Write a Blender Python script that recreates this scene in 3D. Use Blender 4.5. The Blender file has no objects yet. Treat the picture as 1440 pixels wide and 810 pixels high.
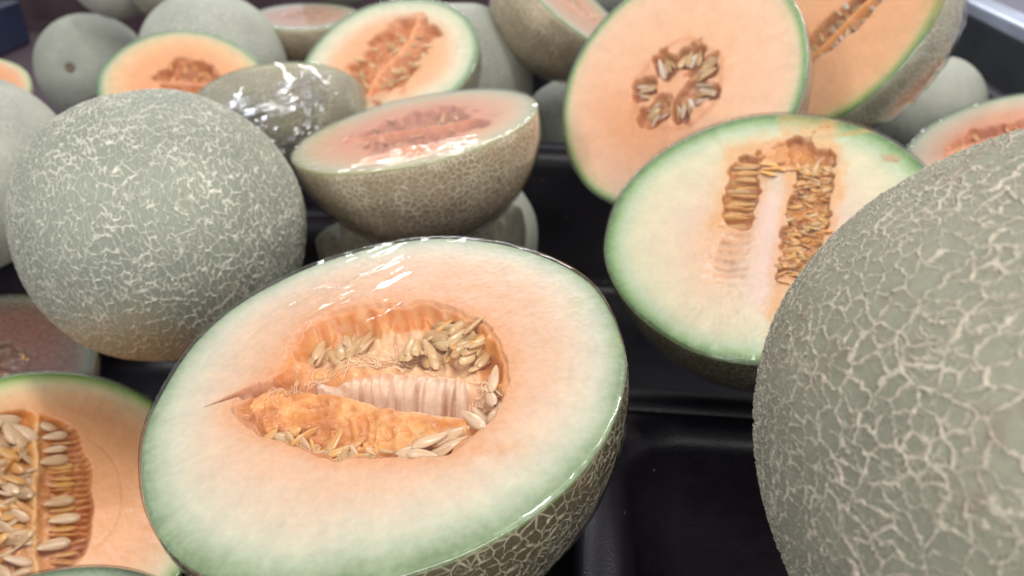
import bpy, math, random
import numpy as np
from mathutils import Matrix, Vector

random.seed(4)
rng = np.random.default_rng(7)
S = bpy.context.scene
COL = S.collection
PI = math.pi

# ------------------------------------------------------------------ camera
cam_d = bpy.data.cameras.new('camera')
cam_d.sensor_width = 36.0
cam_d.lens = 27.73
cam_d.clip_start = 0.01
cam_d.clip_end = 60
cam_d.dof.use_dof = True
cam_d.dof.focus_distance = 0.235
cam_d.dof.aperture_fstop = 14.0
cam = bpy.data.objects.new('camera', cam_d)
cam.location = (0, 0, 0.50)
cam.rotation_euler = (math.radians(60), 0, 0)
COL.objects.link(cam)
S.camera = cam

# ------------------------------------------------------------------ world and lamps
W = bpy.data.worlds.new('World')
S.world = W
W.use_nodes = True
bg = W.node_tree.nodes['Background']
bg.inputs[0].default_value = (0.92, 0.94, 1.0, 1)
bg.inputs[1].default_value = 0.66


def area_lamp(name, loc, size, power, color, target=(0, 0.4, 0.25)):
    d = bpy.data.lights.new(name, 'AREA')
    d.shape = 'RECTANGLE'
    d.size, d.size_y = size
    d.energy = power
    d.color = color
    o = bpy.data.objects.new(name, d)
    o.location = loc
    v = Vector(target) - Vector(loc)
    o.rotation_euler = v.to_track_quat('-Z', 'Y').to_euler()
    COL.objects.link(o)


area_lamp('ceiling_or_fill_lamp', (-1.8, -1.3, 2.1), (0.14, 1.2), 34, (0.93, 0.97, 1.0))
area_lamp('ceiling_or_fill_lamp', (1.5, 0.9, 2.1), (0.14, 1.6), 28, (1.0, 0.97, 0.92))
area_lamp('ceiling_or_fill_lamp', (0.3, 0.1, 2.1), (0.14, 1.4), 22, (1.0, 0.97, 0.93))
area_lamp('ceiling_or_fill_lamp', (-0.5, 3.4, 2.1), (1.8, 0.14), 36, (0.97, 0.97, 1.0))

area_lamp('ceiling_or_fill_lamp', (0.5, -2.2, 1.25), (2.0, 0.5), 40, (1.0, 0.96, 0.91))  # added low front fill, standing in for bounced light; not a ceiling fitting
S.view_settings.view_transform = 'Standard'
S.view_settings.look = 'None'
S.view_settings.gamma = 1.0
S.view_settings.exposure = -0.12
S.view_settings.use_curve_mapping = False
S.render.engine = 'CYCLES'
S.cycles.use_denoising = True
S.cycles.max_bounces = 10
S.cycles.transparent_max_bounces = 24
S.cycles.sample_clamp_indirect = 4.0

# ------------------------------------------------------------------ small helpers


def lin(r, g, b):
    def f(c):
        c = c / 255.0
        return c / 12.92 if c <= 0.04045 else ((c + 0.055) / 1.055) ** 2.4
    return np.array([f(r), f(g), f(b)])


def hash3(i, j, k, seed):
    h = (i * 374761393 + j * 668265263 + k * 2147483647 + seed * 974634777) & 0xFFFFFFFF
    h = ((h ^ (h >> 13)) * 1274126177) & 0xFFFFFFFF
    h = h ^ (h >> 16)
    return (h & 0xFFFFFF) / float(0xFFFFFF)


def noise(x, y, z=0.0, seed=0):
    """smooth value noise in -1..1"""
    x, y, z = np.broadcast_arrays(np.asarray(x, float), np.asarray(y, float), np.asarray(z, float))
    xi, yi, zi = np.floor(x).astype(np.int64), np.floor(y).astype(np.int64), np.floor(z).astype(np.int64)
    fx, fy, fz = x - xi, y - yi, z - zi
    fx, fy, fz = [t * t * t * (t * (t * 6 - 15) + 10) for t in (fx, fy, fz)]
    r = 0
    for a in (0, 1):
        for b in (0, 1):
            for c in (0, 1):
                w = (fx if a else 1 - fx) * (fy if b else 1 - fy) * (fz if c else 1 - fz)
                r = r + w * hash3(xi + a, yi + b, zi + c, seed)
    return r * 2 - 1


def fbm(x, y, z=0.0, seed=0, oct=3):
    r, a = 0, 0.6
    for o in range(oct):
        r = r + a * noise(np.asarray(x) * 2 ** o, np.asarray(y) * 2 ** o, np.asarray(z) * 2 ** o, seed + o)
        a *= 0.5
    return r


def sstep(e0, e1, x):
    t = np.clip((x - e0) / (e1 - e0), 0, 1)
    return t * t * (3 - 2 * t)


def mixc(c, d, w):
    return c * (1 - w[:, None]) + np.asarray(d) * w[:, None]


def ramp(t, stops):
    """piecewise colour ramp: stops = [(pos, rgb)]"""
    ps = [s[0] for s in stops]
    return np.stack([np.interp(t, ps, [s[1][k] for s in stops]) for k in range(3)], -1)


def build_mesh(name, verts, quads, col=None, smooth=True):
    me = bpy.data.meshes.new(name)
    verts = np.asarray(verts, np.float32)
    quads = np.asarray(quads, np.int32)
    n, k = quads.shape
    me.vertices.add(len(verts))
    me.vertices.foreach_set('co', verts.ravel())
    me.loops.add(n * k)
    me.loops.foreach_set('vertex_index', quads.ravel())
    me.polygons.add(n)
    me.polygons.foreach_set('loop_start', np.arange(0, n * k, k, dtype=np.int32))
    me.polygons.foreach_set('loop_total', np.full(n, k, np.int32))
    me.polygons.foreach_set('use_smooth', np.full(n, smooth, dtype=bool))
    me.update(calc_edges=True)
    if col is not None:
        a = me.color_attributes.new('Col', 'FLOAT_COLOR', 'POINT')
        c4 = np.ones((len(verts), 4), np.float32)
        c4[:, :3] = col
        a.data.foreach_set('color', c4.ravel())
    me.validate()
    return me


def link(name, me, mat, parent=None, matrix=None):
    o = bpy.data.objects.new(name, me)
    COL.objects.link(o)
    if mat is not None and not me.materials:
        me.materials.append(mat)
    if parent is not None:
        o.parent = parent
    if matrix is not None:
        o.matrix_world = matrix
    return o


def tag(o, label=None, cat=None, group=None, kind=None):
    if label:
        o['label'] = label
    if cat:
        o['category'] = cat
    if group:
        o['group'] = group
    if kind:
        o['kind'] = kind
    return o


def grid_quads(nu, nv, wrap_u=False):
    """vertices ordered v-major: index = v*nu + u"""
    us = np.arange(nu if wrap_u else nu - 1)
    vs = np.arange(nv - 1)
    U, V = np.meshgrid(us, vs)
    U, V = U.ravel(), V.ravel()
    U2 = (U + 1) % nu
    return np.stack([V * nu + U, V * nu + U2, (V + 1) * nu + U2, (V + 1) * nu + U], -1)


def disc_grid(n):
    t = np.linspace(-1, 1, n)
    A, B = np.meshgrid(t, t)
    a, b = A.ravel(), B.ravel()
    big = np.abs(a) > np.abs(b)
    with np.errstate(divide='ignore', invalid='ignore'):
        r = np.where(big, a, b)
        ph = np.where(big, PI / 4 * np.nan_to_num(b / np.where(a == 0, 1, a)),
                      PI / 2 - PI / 4 * np.nan_to_num(a / np.where(b == 0, 1, b)))
    return r * np.cos(ph), r * np.sin(ph), grid_quads(n, n)


# ------------------------------------------------------------------ materials


class NT:
    def __init__(self, name):
        self.m = bpy.data.materials.new(name)
        self.m.use_nodes = True
        self.t = self.m.node_tree
        self.t.nodes.clear()
        self.out = self.n('ShaderNodeOutputMaterial')

    def n(self, typ, **kw):
        nd = self.t.nodes.new(typ)
        for k, v in kw.items():
            setattr(nd, k, v)
        return nd

    def l(self, a, b):
        self.t.links.new(a, b)

    def put(self, sock, v):
        if hasattr(v, 'is_output') or isinstance(v, bpy.types.NodeSocket):
            self.l(v, sock)
        elif isinstance(v, (tuple, list, np.ndarray)):
            v = list(v)
            sock.default_value = v + [1] if (len(v) == 3 and sock.type == 'RGBA') else v
        else:
            sock.default_value = v

    def math(self, op, a, b=0.0, c=0.0, clamp=False):
        nd = self.n('ShaderNodeMath', operation=op, use_clamp=clamp)
        for i, v in enumerate((a, b, c)):
            self.put(nd.inputs[i], v)
        return nd.outputs[0]

    def vmath(self, op, a, b=(0, 0, 0), s=None):
        nd = self.n('ShaderNodeVectorMath', operation=op)
        self.put(nd.inputs[0], a)
        self.put(nd.inputs[1], b)
        if s is not None:
            self.put(nd.inputs[3], s)
        return nd.outputs['Value'] if op in ('DOT_PRODUCT', 'LENGTH') else nd.outputs[0]

    def mapr(self, v, a, b, c=0.0, d=1.0, smooth=True):
        nd = self.n('ShaderNodeMapRange', interpolation_type='SMOOTHSTEP' if smooth else 'LINEAR')
        self.put(nd.inputs[0], v)
        for i, q in enumerate((a, b, c, d)):
            self.put(nd.inputs[1 + i], q)
        return nd.outputs[0]

    def noise(self, vec, scale, detail=2.0, rough=0.5):
        nd = self.n('ShaderNodeTexNoise')
        self.put(nd.inputs['Vector'], vec)
        nd.inputs['Scale'].default_value = scale
        nd.inputs['Detail'].default_value = detail
        nd.inputs['Roughness'].default_value = rough
        return nd

    def mix(self, fac, a, b):
        nd = self.n('ShaderNodeMix', data_type='RGBA')
        self.put(nd.inputs[0], fac)
        self.put(nd.inputs[6], a)
        self.put(nd.inputs[7], b)
        return nd.outputs[2]

    def bump(self, height, strength, dist):
        nd = self.n('ShaderNodeBump')
        nd.inputs['Strength'].default_value = strength
        nd.inputs['Distance'].default_value = dist
        self.put(nd.inputs['Height'], height)
        return nd.outputs[0]

    def principled(self, **kw):
        p = self.n('ShaderNodeBsdfPrincipled')
        for k, v in kw.items():
            self.put(p.inputs[k.replace('_', ' ')], v)
        self.l(p.outputs[0], self.out.inputs[0])
        return p


def net_rind(name, scale=18.0, w0=0.05, w1=0.11, skin=(140, 148, 130), net=(176, 172, 152), dirt=(120, 100, 78), axis='X',
             stretch=(1, 1), wobble=0.05, fine=0.5, amp=0.0006, broken=0.5, true_disp=False, dirt_amt=0.5,
             spot=None, spot_col=(150, 118, 78), rough=0.6, cut=False):
    t = NT(name)
    tc = t.n('ShaderNodeTexCoord')
    P0 = t.vmath('SCALE', tc.outputs['Object'], s=1 / 0.075)
    q = t.n('ShaderNodeSeparateXYZ')
    t.l(t.vmath('NORMALIZE', P0), q.inputs[0])
    if axis == 'X':
        a, b, d = q.outputs[1], q.outputs[2], q.outputs[0]
    else:
        a, b, d = q.outputs[0], q.outputs[1], t.math('MULTIPLY', q.outputs[2], -1.0)
    den = t.math('MAXIMUM', t.math('ADD', d, 1.0), 0.08)
    cx = t.n('ShaderNodeCombineXYZ')
    t.l(t.math('DIVIDE', a, den), cx.inputs[0])
    t.l(t.math('DIVIDE', b, den), cx.inputs[1])
    n1 = t.noise(P0, 3.2, 3.0)
    off = t.vmath('SCALE', t.vmath('SUBTRACT', n1.outputs['Color'], (0.5, 0.5, 0.5)), s=wobble * 2)
    n1b = t.noise(P0, 15.0, 3.0, 0.6)
    off2 = t.vmath('SCALE', t.vmath('SUBTRACT', n1b.outputs['Color'], (0.5, 0.5, 0.5)), s=wobble * 0.75)
    P = t.vmath('MULTIPLY', t.vmath('ADD', t.vmath('ADD', cx.outputs[0], off), off2), (stretch[0], stretch[1], 0))

    def voro(vec, s):
        v = t.n('ShaderNodeTexVoronoi', feature='DISTANCE_TO_EDGE', voronoi_dimensions='2D')
        t.put(v.inputs['Vector'], vec)
        v.inputs['Scale'].default_value = s
        return v.outputs['Distance']
    nw = t.noise(P0, 2.6, 3.0).outputs[0]
    nw2 = t.noise(P0, 11.0, 2.0).outputs[0]
    width = t.math('MULTIPLY', t.mapr(nw, 0.35, 0.65, w0, w1), t.mapr(nw2, 0.25, 0.75, 0.7, 1.4))
    d1 = voro(P, scale)
    line1 = t.math('SUBTRACT', 1.0, t.mapr(t.math('DIVIDE', d1, width), 0.25, 1.0))
    nb = t.noise(P0, 7.0, 2.0).outputs[0]
    line1 = t.math('MULTIPLY', line1, t.mapr(nb, 0.34, 0.50, 1 - broken, 1.0))
    d2 = voro(t.vmath('ADD', P, (3.1, 7.7, 0)), scale * 1.75)
    line2 = t.math('SUBTRACT', 1.0, t.mapr(t.math('DIVIDE', d2, t.math('MULTIPLY', width, 1.0)), 0.2, 1.0))
    nm = t.noise(P0, 5.1, 2.0).outputs[0]
    line2 = t.math('MULTIPLY', line2, t.mapr(nm, 0.46, 0.60, fine * 0.12, fine))
    netv = t.math('MAXIMUM', line1, line2)
    # colours
    nf = t.noise(P0, 26.0, 4.0, 0.65).outputs[0]
    nlo = t.noise(P0, 1.7, 3.0).outputs[0]
    sk = lin(*skin)
    c = t.mix(t.mapr(nlo, 0.3, 0.7), tuple(sk * 0.86), tuple(sk * np.array([1.08, 1.09, 1.05])))
    c = t.mix(t.mapr(nf, 0.35, 0.75, 0.0, 0.45), c, tuple(sk * 0.70))
    nc = lin(*net)
    ncv = t.mix(t.mapr(nf, 0.3, 0.7), tuple(nc * 0.85), tuple(nc * 1.12))
    c = t.mix(t.math('MULTIPLY', netv, 0.92), c, ncv)
    nd = t.noise(P0, 3.3, 5.0, 0.7).outputs[0]
    c = t.mix(t.mapr(nd, 0.56, 0.78, 0.0, dirt_amt), c, tuple(lin(*dirt)))
    if spot is not None:
        sv = Vector(spot).normalized()
        g = t.math('ADD', t.vmath('DOT_PRODUCT', P0, tuple(sv)), t.math('MULTIPLY', t.math('SUBTRACT', nlo, 0.5), 0.8))
        c = t.mix(t.mapr(g, 0.35, 1.0, 0.0, 0.75), c, t.mix(netv, tuple(lin(*spot_col)), tuple(lin(*spot_col) * 1.35)))
    h = t.math('ADD', netv, t.math('MULTIPLY', nf, 0.25))
    if cut:                                                     # the knife edge: clean, thin and green
        sp = t.n('ShaderNodeSeparateXYZ')
        t.l(tc.outputs['Object'], sp.inputs[0])
        h = t.math('MULTIPLY', h, t.mapr(sp.outputs[2], -0.0015, -0.006, 0.0, 1.0))
        c = t.mix(t.mapr(sp.outputs[2], -0.0004, -0.0022, 0.85, 0.0), c, tuple(lin(128, 146, 98)))
    p = t.principled(Base_Color=c, Roughness=rough)
    p.inputs['Specular IOR Level'].default_value = 0.3
    dn = t.n('ShaderNodeDisplacement')
    dn.inputs['Midlevel'].default_value = 0.0
    dn.inputs['Scale'].default_value = amp
    t.l(h, dn.inputs['Height'])
    t.l(dn.outputs[0], t.out.inputs['Displacement'])
    t.m.displacement_method = 'BOTH' if true_disp else 'BUMP'
    return t.m


def flesh_material():
    t = NT('melon_flesh')
    a = t.n('ShaderNodeAttribute', attribute_name='Col')
    tc = t.n('ShaderNodeTexCoord')
    nf = t.noise(tc.outputs['Object'], 420, 4.0, 0.6)
    nl = t.noise(tc.outputs['Object'], 90, 3.0, 0.6)
    c = t.mix(t.mapr(nf.outputs[0], 0.3, 0.7, 0.0, 0.09), a.outputs['Color'], (1.0, 0.93, 0.80))
    c2 = t.n('ShaderNodeHueSaturation')
    t.l(c, c2.inputs['Color'])
    t.l(t.mapr(nl.outputs[0], 0.25, 0.75, 0.95, 1.04), c2.inputs['Value'])
    p = t.principled(Base_Color=c2.outputs[0], Roughness=0.36)
    p.inputs['Subsurface Weight'].default_value = 0.28
    p.inputs['Coat Weight'].default_value = 0.35
    p.inputs['Coat Roughness'].default_value = 0.14
    p.inputs['Subsurface Radius'].default_value = (1.0, 0.45, 0.2)
    p.inputs['Subsurface Scale'].default_value = 0.0035
    p.inputs['Specular IOR Level'].default_value = 0.4
    h = t.math('ADD', nf.outputs[0], t.math('MULTIPLY', nl.outputs[0], 1.2))
    bn = t.bump(h, 0.5, 0.0006)
    t.l(bn, p.inputs['Normal'])
    t.l(bn, p.inputs['Coat Normal'])
    return t.m


def seed_material(name, c0, c1, rough=0.3):
    t = NT(name)
    oi = t.n('ShaderNodeObjectInfo')
    tc = t.n('ShaderNodeTexCoord')
    nf = t.noise(t.vmath('MULTIPLY', tc.outputs['Object'], (120, 900, 400)), 1.0, 3.0)
    c = t.mix(oi.outputs['Random'], tuple(lin(*c0)), tuple(lin(*c1)))
    c = t.mix(t.mapr(nf.outputs[0], 0.45, 0.75, 0.0, 0.4), c, tuple(lin(*c1) * 0.6))
    p = t.principled(Base_Color=c, Roughness=rough)
    p.inputs['Subsurface Weight'].default_value = 0.15
    p.inputs['Subsurface Scale'].default_value = 0.002
    p.inputs['Coat Weight'].default_value = 0.35
    p.inputs['Coat Roughness'].default_value = 0.15
    t.l(t.bump(nf.outputs[0], 0.2, 0.0004), p.inputs['Normal'])
    return t.m


def film_material():
    t = NT('cling_film')
    tc = t.n('ShaderNodeTexCoord')
    P = tc.outputs['Object']
    n1 = t.noise(t.vmath('MULTIPLY', P, (60, 190, 120)), 1.0, 3.0, 0.55)
    n2 = t.noise(P, 340, 2.0)
    h = t.math('ADD', n1.outputs[0], t.math('MULTIPLY', n2.outputs[0], 0.12))
    bn = t.bump(h, 0.05, 0.003)
    fr = t.n('ShaderNodeFresnel')
    fr.inputs['IOR'].default_value = 1.5
    t.l(bn, fr.inputs['Normal'])
    tr = t.n('ShaderNodeBsdfTransparent')
    tr.inputs[0].default_value = (0.985, 0.985, 0.985, 1)
    gl = t.n('ShaderNodeBsdfGlossy')
    gl.inputs['Roughness'].default_value = 0.07
    t.l(bn, gl.inputs['Normal'])
    mx = t.n('ShaderNodeMixShader')
    t.l(t.math('MINIMUM', t.math('MULTIPLY', fr.outputs[0], 1.25), 0.42), mx.inputs[0])
    t.l(tr.outputs[0], mx.inputs[1])
    t.l(gl.outputs[0], mx.inputs[2])
    t.l(mx.outputs[0], t.out.inputs[0])
    return t.m


def crumple_material():
    t = NT('crumpled_film')
    tc = t.n('ShaderNodeTexCoord')
    n1 = t.noise(tc.outputs['Object'], 60, 2.0, 0.5)
    bn = t.bump(n1.outputs[0], 0.6, 0.004)
    tr = t.n('ShaderNodeBsdfTransparent')
    tr.inputs[0].default_value = (0.96, 0.96, 0.97, 1)
    gl = t.n('ShaderNodeBsdfGlossy')
    gl.inputs['Roughness'].default_value = 0.16
    gl.inputs['Color'].default_value = (0.93, 0.95, 1.0, 1)
    t.l(bn, gl.inputs['Normal'])
    mx = t.n('ShaderNodeMixShader')
    t.l(t.mapr(n1.outputs[0], 0.38, 0.72, 0.04, 0.42), mx.inputs[0])
    t.l(tr.outputs[0], mx.inputs[1])
    t.l(gl.outputs[0], mx.inputs[2])
    t.l(mx.outputs[0], t.out.inputs[0])
    return t.m


def plain(name, col, rough=0.5, metallic=0.0, nscale=300, nstr=0.1, spec=0.5, vary=0.15):
    t = NT(name)
    tc = t.n('ShaderNodeTexCoord')
    nf = t.noise(tc.outputs['Object'], nscale, 3.0)
    nl = t.noise(tc.outputs['Object'], 9, 3.0)
    c0 = lin(*col)
    c = t.mix(t.mapr(nl.outputs[0], 0.3, 0.7), tuple(c0 * (1 - vary)), tuple(c0 * (1 + vary)))
    p = t.principled(Base_Color=c, Metallic=metallic)
    t.l(t.mapr(nl.outputs[0], 0.3, 0.7, rough * 0.85, rough * 1.15), p.inputs['Roughness'])
    p.inputs['Specular IOR Level'].default_value = spec
    t.l(t.bump(nf.outputs[0], nstr, 0.0008), p.inputs['Normal'])
    return t.m


M_FLESH = flesh_material()
M_FILM = film_material()
M_CRUMPLE = crumple_material()
M_SEED_TAN = seed_material('seed_tan', (218, 186, 136), (194, 154, 102))
M_SEED_PALE = seed_material('seed_pale', (226, 196, 162), (205, 168, 126))
M_SEED_GREY = seed_material('seed_grey', (222, 212, 198), (204, 176, 142))
M_SEED_BROWN = seed_material('seed_brown', (226, 176, 104), (202, 140, 72))
def tray_plastic():
    t = NT('black_tray_plastic')
    tc = t.n('ShaderNodeTexCoord')
    nf = t.noise(tc.outputs['Object'], 900, 3.0)
    nl = t.noise(tc.outputs['Object'], 14, 4.0, 0.6)
    v = t.n('ShaderNodeTexVoronoi')
    v.inputs['Scale'].default_value = 130
    t.l(tc.outputs['Object'], v.inputs['Vector'])
    sx = t.n('ShaderNodeSeparateColor')
    t.l(v.outputs['Color'], sx.inputs[0])
    dust = t.math('MULTIPLY', t.mapr(v.outputs['Distance'], 0.05, 0.11, 1.0, 0.0), t.mapr(sx.outputs[0], 0.80, 0.86))
    c = t.mix(t.mapr(nl.outputs[0], 0.35, 0.7), tuple(lin(12, 9, 15)), tuple(lin(22, 18, 25)))
    c = t.mix(t.math('MULTIPLY', dust, 0.6), c, tuple(lin(150, 140, 130)))
    p = t.principled(Base_Color=c)
    t.l(t.mapr(nl.outputs[0], 0.3, 0.7, 0.28, 0.46), p.inputs['Roughness'])
    p.inputs['Specular IOR Level'].default_value = 0.27
    t.l(t.bump(nf.outputs[0], 0.3, 0.0008), p.inputs['Normal'])
    return t.m


M_TRAY = tray_plastic()
M_TABLE = plain('dark_table_laminate', (62, 44, 50), rough=0.6)
M_WALL = plain('black_side_panel', (38, 40, 46), rough=0.5)
M_RAIL = plain('brushed_steel_rail', (196, 204, 222), rough=0.32, metallic=0.6)
M_FLOOR = plain('shop_floor_tile', (178, 172, 186), rough=0.4, nscale=40)

R0 = 0.077
M_NET_BIG = net_rind('netted_rind_open', scale=29.0, w0=0.07, w1=0.115, skin=(140, 138, 120), net=(194, 182, 163), wobble=0.05,
                     stretch=(1.0, 1.25), fine=0.7, amp=0.0006, broken=0.1, true_disp=True, dirt=(128, 102, 88), dirt_amt=0.65)
M_NET_FINE = net_rind('netted_rind_fine', scale=28.0, w0=0.075, w1=0.105, skin=(134, 138, 125), net=(204, 200, 184), wobble=0.06,
                      stretch=(1.45, 0.70), fine=0.9, amp=0.0005, broken=0.0, true_disp=True, dirt=(136, 130, 112), dirt_amt=0.3,
                      spot=(0.05, -0.3, -1.0))
M_NET_FAR = net_rind('netted_rind_pale', scale=26.0, w0=0.07, w1=0.12, skin=(162, 164, 152), net=(184, 184, 170),
                     fine=0.6, amp=0.0003, broken=0.5, dirt=(150, 142, 122), dirt_amt=0.3)
M_NET_HALF = net_rind('netted_rind_half', scale=22.0, w0=0.08, w1=0.14, skin=(118, 112, 86), net=(178, 168, 146), axis='Z', cut=True,
                      fine=0.8, amp=0.0006, broken=0.3, dirt=(150, 114, 82), dirt_amt=0.5)
M_NET_GREEN = net_rind('netted_rind_green', scale=24.0, w0=0.08, w1=0.15, skin=(166, 160, 138), net=(208, 200, 180), axis='Z', cut=True,
                       fine=0.7, amp=0.0004, broken=0.4, dirt=(150, 134, 110), dirt_amt=0.25)
M_NET_BOWL = net_rind('netted_rind_brown', scale=24.0, w0=0.10, w1=0.18, skin=(186, 168, 138), net=(236, 220, 194), axis='Z', cut=True,
                      fine=0.8, amp=0.0005, broken=0.25, dirt=(190, 138, 98), dirt_amt=0.6)

# ------------------------------------------------------------------ the setting: floor, display table and trays
YAW = math.radians(-6)
UX = np.array([math.cos(YAW), math.sin(YAW)])
VX = np.array([-math.sin(YAW), math.cos(YAW)])


def box_mesh(name, x0, x1, y0, y1, z0, z1, bevel=0.0):
    import bmesh
    bm = bmesh.new()
    bmesh.ops.create_cube(bm, size=1.0)
    for v in bm.verts:
        v.co = Vector(((x0 + x1) / 2 + v.co.x * (x1 - x0), (y0 + y1) / 2 + v.co.y * (y1 - y0), (z0 + z1) / 2 + v.co.z * (z1 - z0)))
    if bevel:
        bmesh.ops.bevel(bm, geom=list(bm.edges), offset=bevel, segments=3, affect='EDGES', profile=0.5)
    me = bpy.data.meshes.new(name)
    bm.to_mesh(me)
    bm.free()
    return me


fl = link('shop_floor', build_mesh('shop_floor', [(-8, -6, -0.65), (8, -6, -0.65), (8, 10, -0.65), (-8, 10, -0.65)], [(0, 1, 2, 3)], smooth=False), M_FLOOR)
tag(fl, kind='structure')

table = bpy.data.objects.new('display_table', None)
COL.objects.link(table)
table.rotation_euler = (0, 0, YAW)
tag(table, 'dark display table with a steel edge rail carrying all the fruit trays', 'table')
link('table_body', box_mesh('table_body', -2.40, 0.441, -0.10, 1.86, -0.65, 0.106, 0.004), M_TABLE, table)
link('side_panel', box_mesh('side_panel', 0.4415, 0.462, -0.10, 1.86, -0.60, 0.309, 0.002), M_WALL, table)
link('edge_rail', box_mesh('edge_rail', 0.438, 0.468, -0.10, 1.90, 0.310, 0.328, 0.004), M_RAIL, table)
link('back_panel', box_mesh('back_panel', -2.40, 0.440, 1.861, 1.88, -0.60, 0.300, 0.003), M_TABLE, table)


def rounded_loop(hx, hy, rad, z, seg=8):
    pts = []
    for cx, cy, a0 in ((1, 1, 0), (-1, 1, 90), (-1, -1, 180), (1, -1, 270)):
        for k in range(seg + 1):
            a = math.radians(a0 + 90 * k / seg)
            pts.append((cx * (hx - rad) + rad * math.cos(a), cy * (hy - rad) + rad * math.sin(a), z))
    return pts


def tray_mesh(hx, hy, rim=0.022, top=0.25, floor=0.128):
    loops = []
    R = rounded_loop
    o = 0.030
    loops.append(R(hx + rim, hy + rim, o, floor - 0.02))
    loops.append(R(hx + rim, hy + rim, o, top - 0.008))
    loops.append(R(hx + rim - 0.001, hy + rim - 0.001, o, top - 0.003))
    loops.append(R(hx + rim - 0.004, hy + rim - 0.004, o, top))
    loops.append(R(hx + 0.013, hy + 0.013, o - 0.002, top))
    for k in range(1, 7):
        a = k / 6 * PI / 2
        loops.append(R(hx + 0.013 - 0.013 * math.sin(a), hy + 0.013 - 0.013 * math.sin(a), o - 0.002, top - 0.013 * (1 - math.cos(a))))
    loops.append(R(hx - 0.016, hy - 0.016, o - 0.004, floor + 0.012))
    loops.append(R(hx - 0.019, hy - 0.019, o - 0.004, floor + 0.004))
    loops.append(R(hx - 0.027, hy - 0.027, o - 0.006, floor))
    loops.append(R(0.02, 0.02, 0.01, floor))
    nu = len(loops[0])
    v = np.array(loops).reshape(-1, 3)
    q = list(map(tuple, grid_quads(nu, len(loops), True)))
    me = bpy.data.meshes.new('tray')
    q = [tuple(int(i) for i in f) for f in q]
    b = (len(loops) - 1) * nu
    q.append(tuple(b + i for i in range(nu)))
    q.append(tuple(reversed(range(nu))))
    me.from_pydata([tuple(p) for p in v], [], q)
    me.update()
    for p in me.polygons:
        p.use_smooth = p.area < 0.004 or True
    return me


TRAY = tray_mesh(0.20, 0.16)
TRAY_WIDE = tray_mesh(0.25, 0.16)
tray_names = {
    (1, 0): 'black plastic tray with an empty rounded corner under the big netted melon',
    (1, 1): 'black plastic tray behind the empty corner, under the pale green half melon',
    (1, 2): 'black plastic tray whose front rim shows below the small grey melon',
    (1, 3): 'black plastic tray at the far end beside the steel rail',
    (0, 0): 'black plastic tray under the wrapped half melon with the hollow centre',
    (0, 1): 'black plastic tray under the big netted melon on the left',
    (0, 2): 'black plastic tray under the foil-bunched half melon',
    (0, -1): 'black plastic tray in front, under the green rim at the bottom left edge',
}
for (c, r), lab in tray_names.items():
    wide = c == 1 and r > 0
    a = (0.174 if wide else 0.224) if c == 1 else -0.324 + c * 0.447
    b = 0.139 + r * (0.355 if c == 1 else 0.367) + (0 if c == 1 else 0.20)
    o = link('produce_tray', TRAY_WIDE if wide else TRAY, M_TRAY)
    o.location = (a * UX[0] + b * VX[0], a * UX[1] + b * VX[1], 0.002 + (0.004 * r if c == 1 else 0))
    o.rotation_euler = (0, 0, YAW)
    tag(o, lab, 'tray', 'black trays on the display table')

tag(link('carton', box_mesh('carton', -1.24, -1.055, 1.60, 1.70, 0.197, 0.30, 0.004), plain('teal_card', (128, 160, 158), 0.7)),
    'pale teal carton standing on a navy crate in the far upper left corner', 'carton')
tag(link('crate', box_mesh('crate', -1.28, -1.035, 1.58, 1.74, 0.107, 0.196, 0.006), plain('navy_plastic', (34, 42, 66), 0.45)),
    'navy crate under the pale teal carton in the far upper left corner', 'crate')

# ------------------------------------------------------------------ melons: shape builders


def melon_shape(dirs, seed, amount=0.018):
    """uneven radius factor for unit directions"""
    return 1 + amount * noise(dirs[:, 0] * 1.3 + seed, dirs[:, 1] * 1.3 + seed * 2, dirs[:, 2] * 1.3, seed) \
        + amount * 0.35 * noise(dirs[:, 0] * 3 + seed, dirs[:, 1] * 3, dirs[:, 2] * 3, seed + 9)


def whole_mesh(name, R, seed, nu=192, nv=96, squash=1.0):
    th = np.linspace(0, 2 * PI, nu, endpoint=False)
    ph = np.linspace(0.001, PI - 0.001, nv)
    T, Ph = np.meshgrid(th, ph)
    d = np.stack([np.sin(Ph) * np.cos(T), np.sin(Ph) * np.sin(T), np.cos(Ph)], -1).reshape(-1, 3)
    f = melon_shape(d, seed)
    dim = 1 - 0.05 * np.exp(-(np.arccos(np.clip(d[:, 2], -1, 1)) / 0.16) ** 2)
    v = d * (R * f * dim)[:, None]
    v[:, 2] *= squash
    return build_mesh(name, v, grid_quads(nu, nv, True)[:, ::-1])


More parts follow.
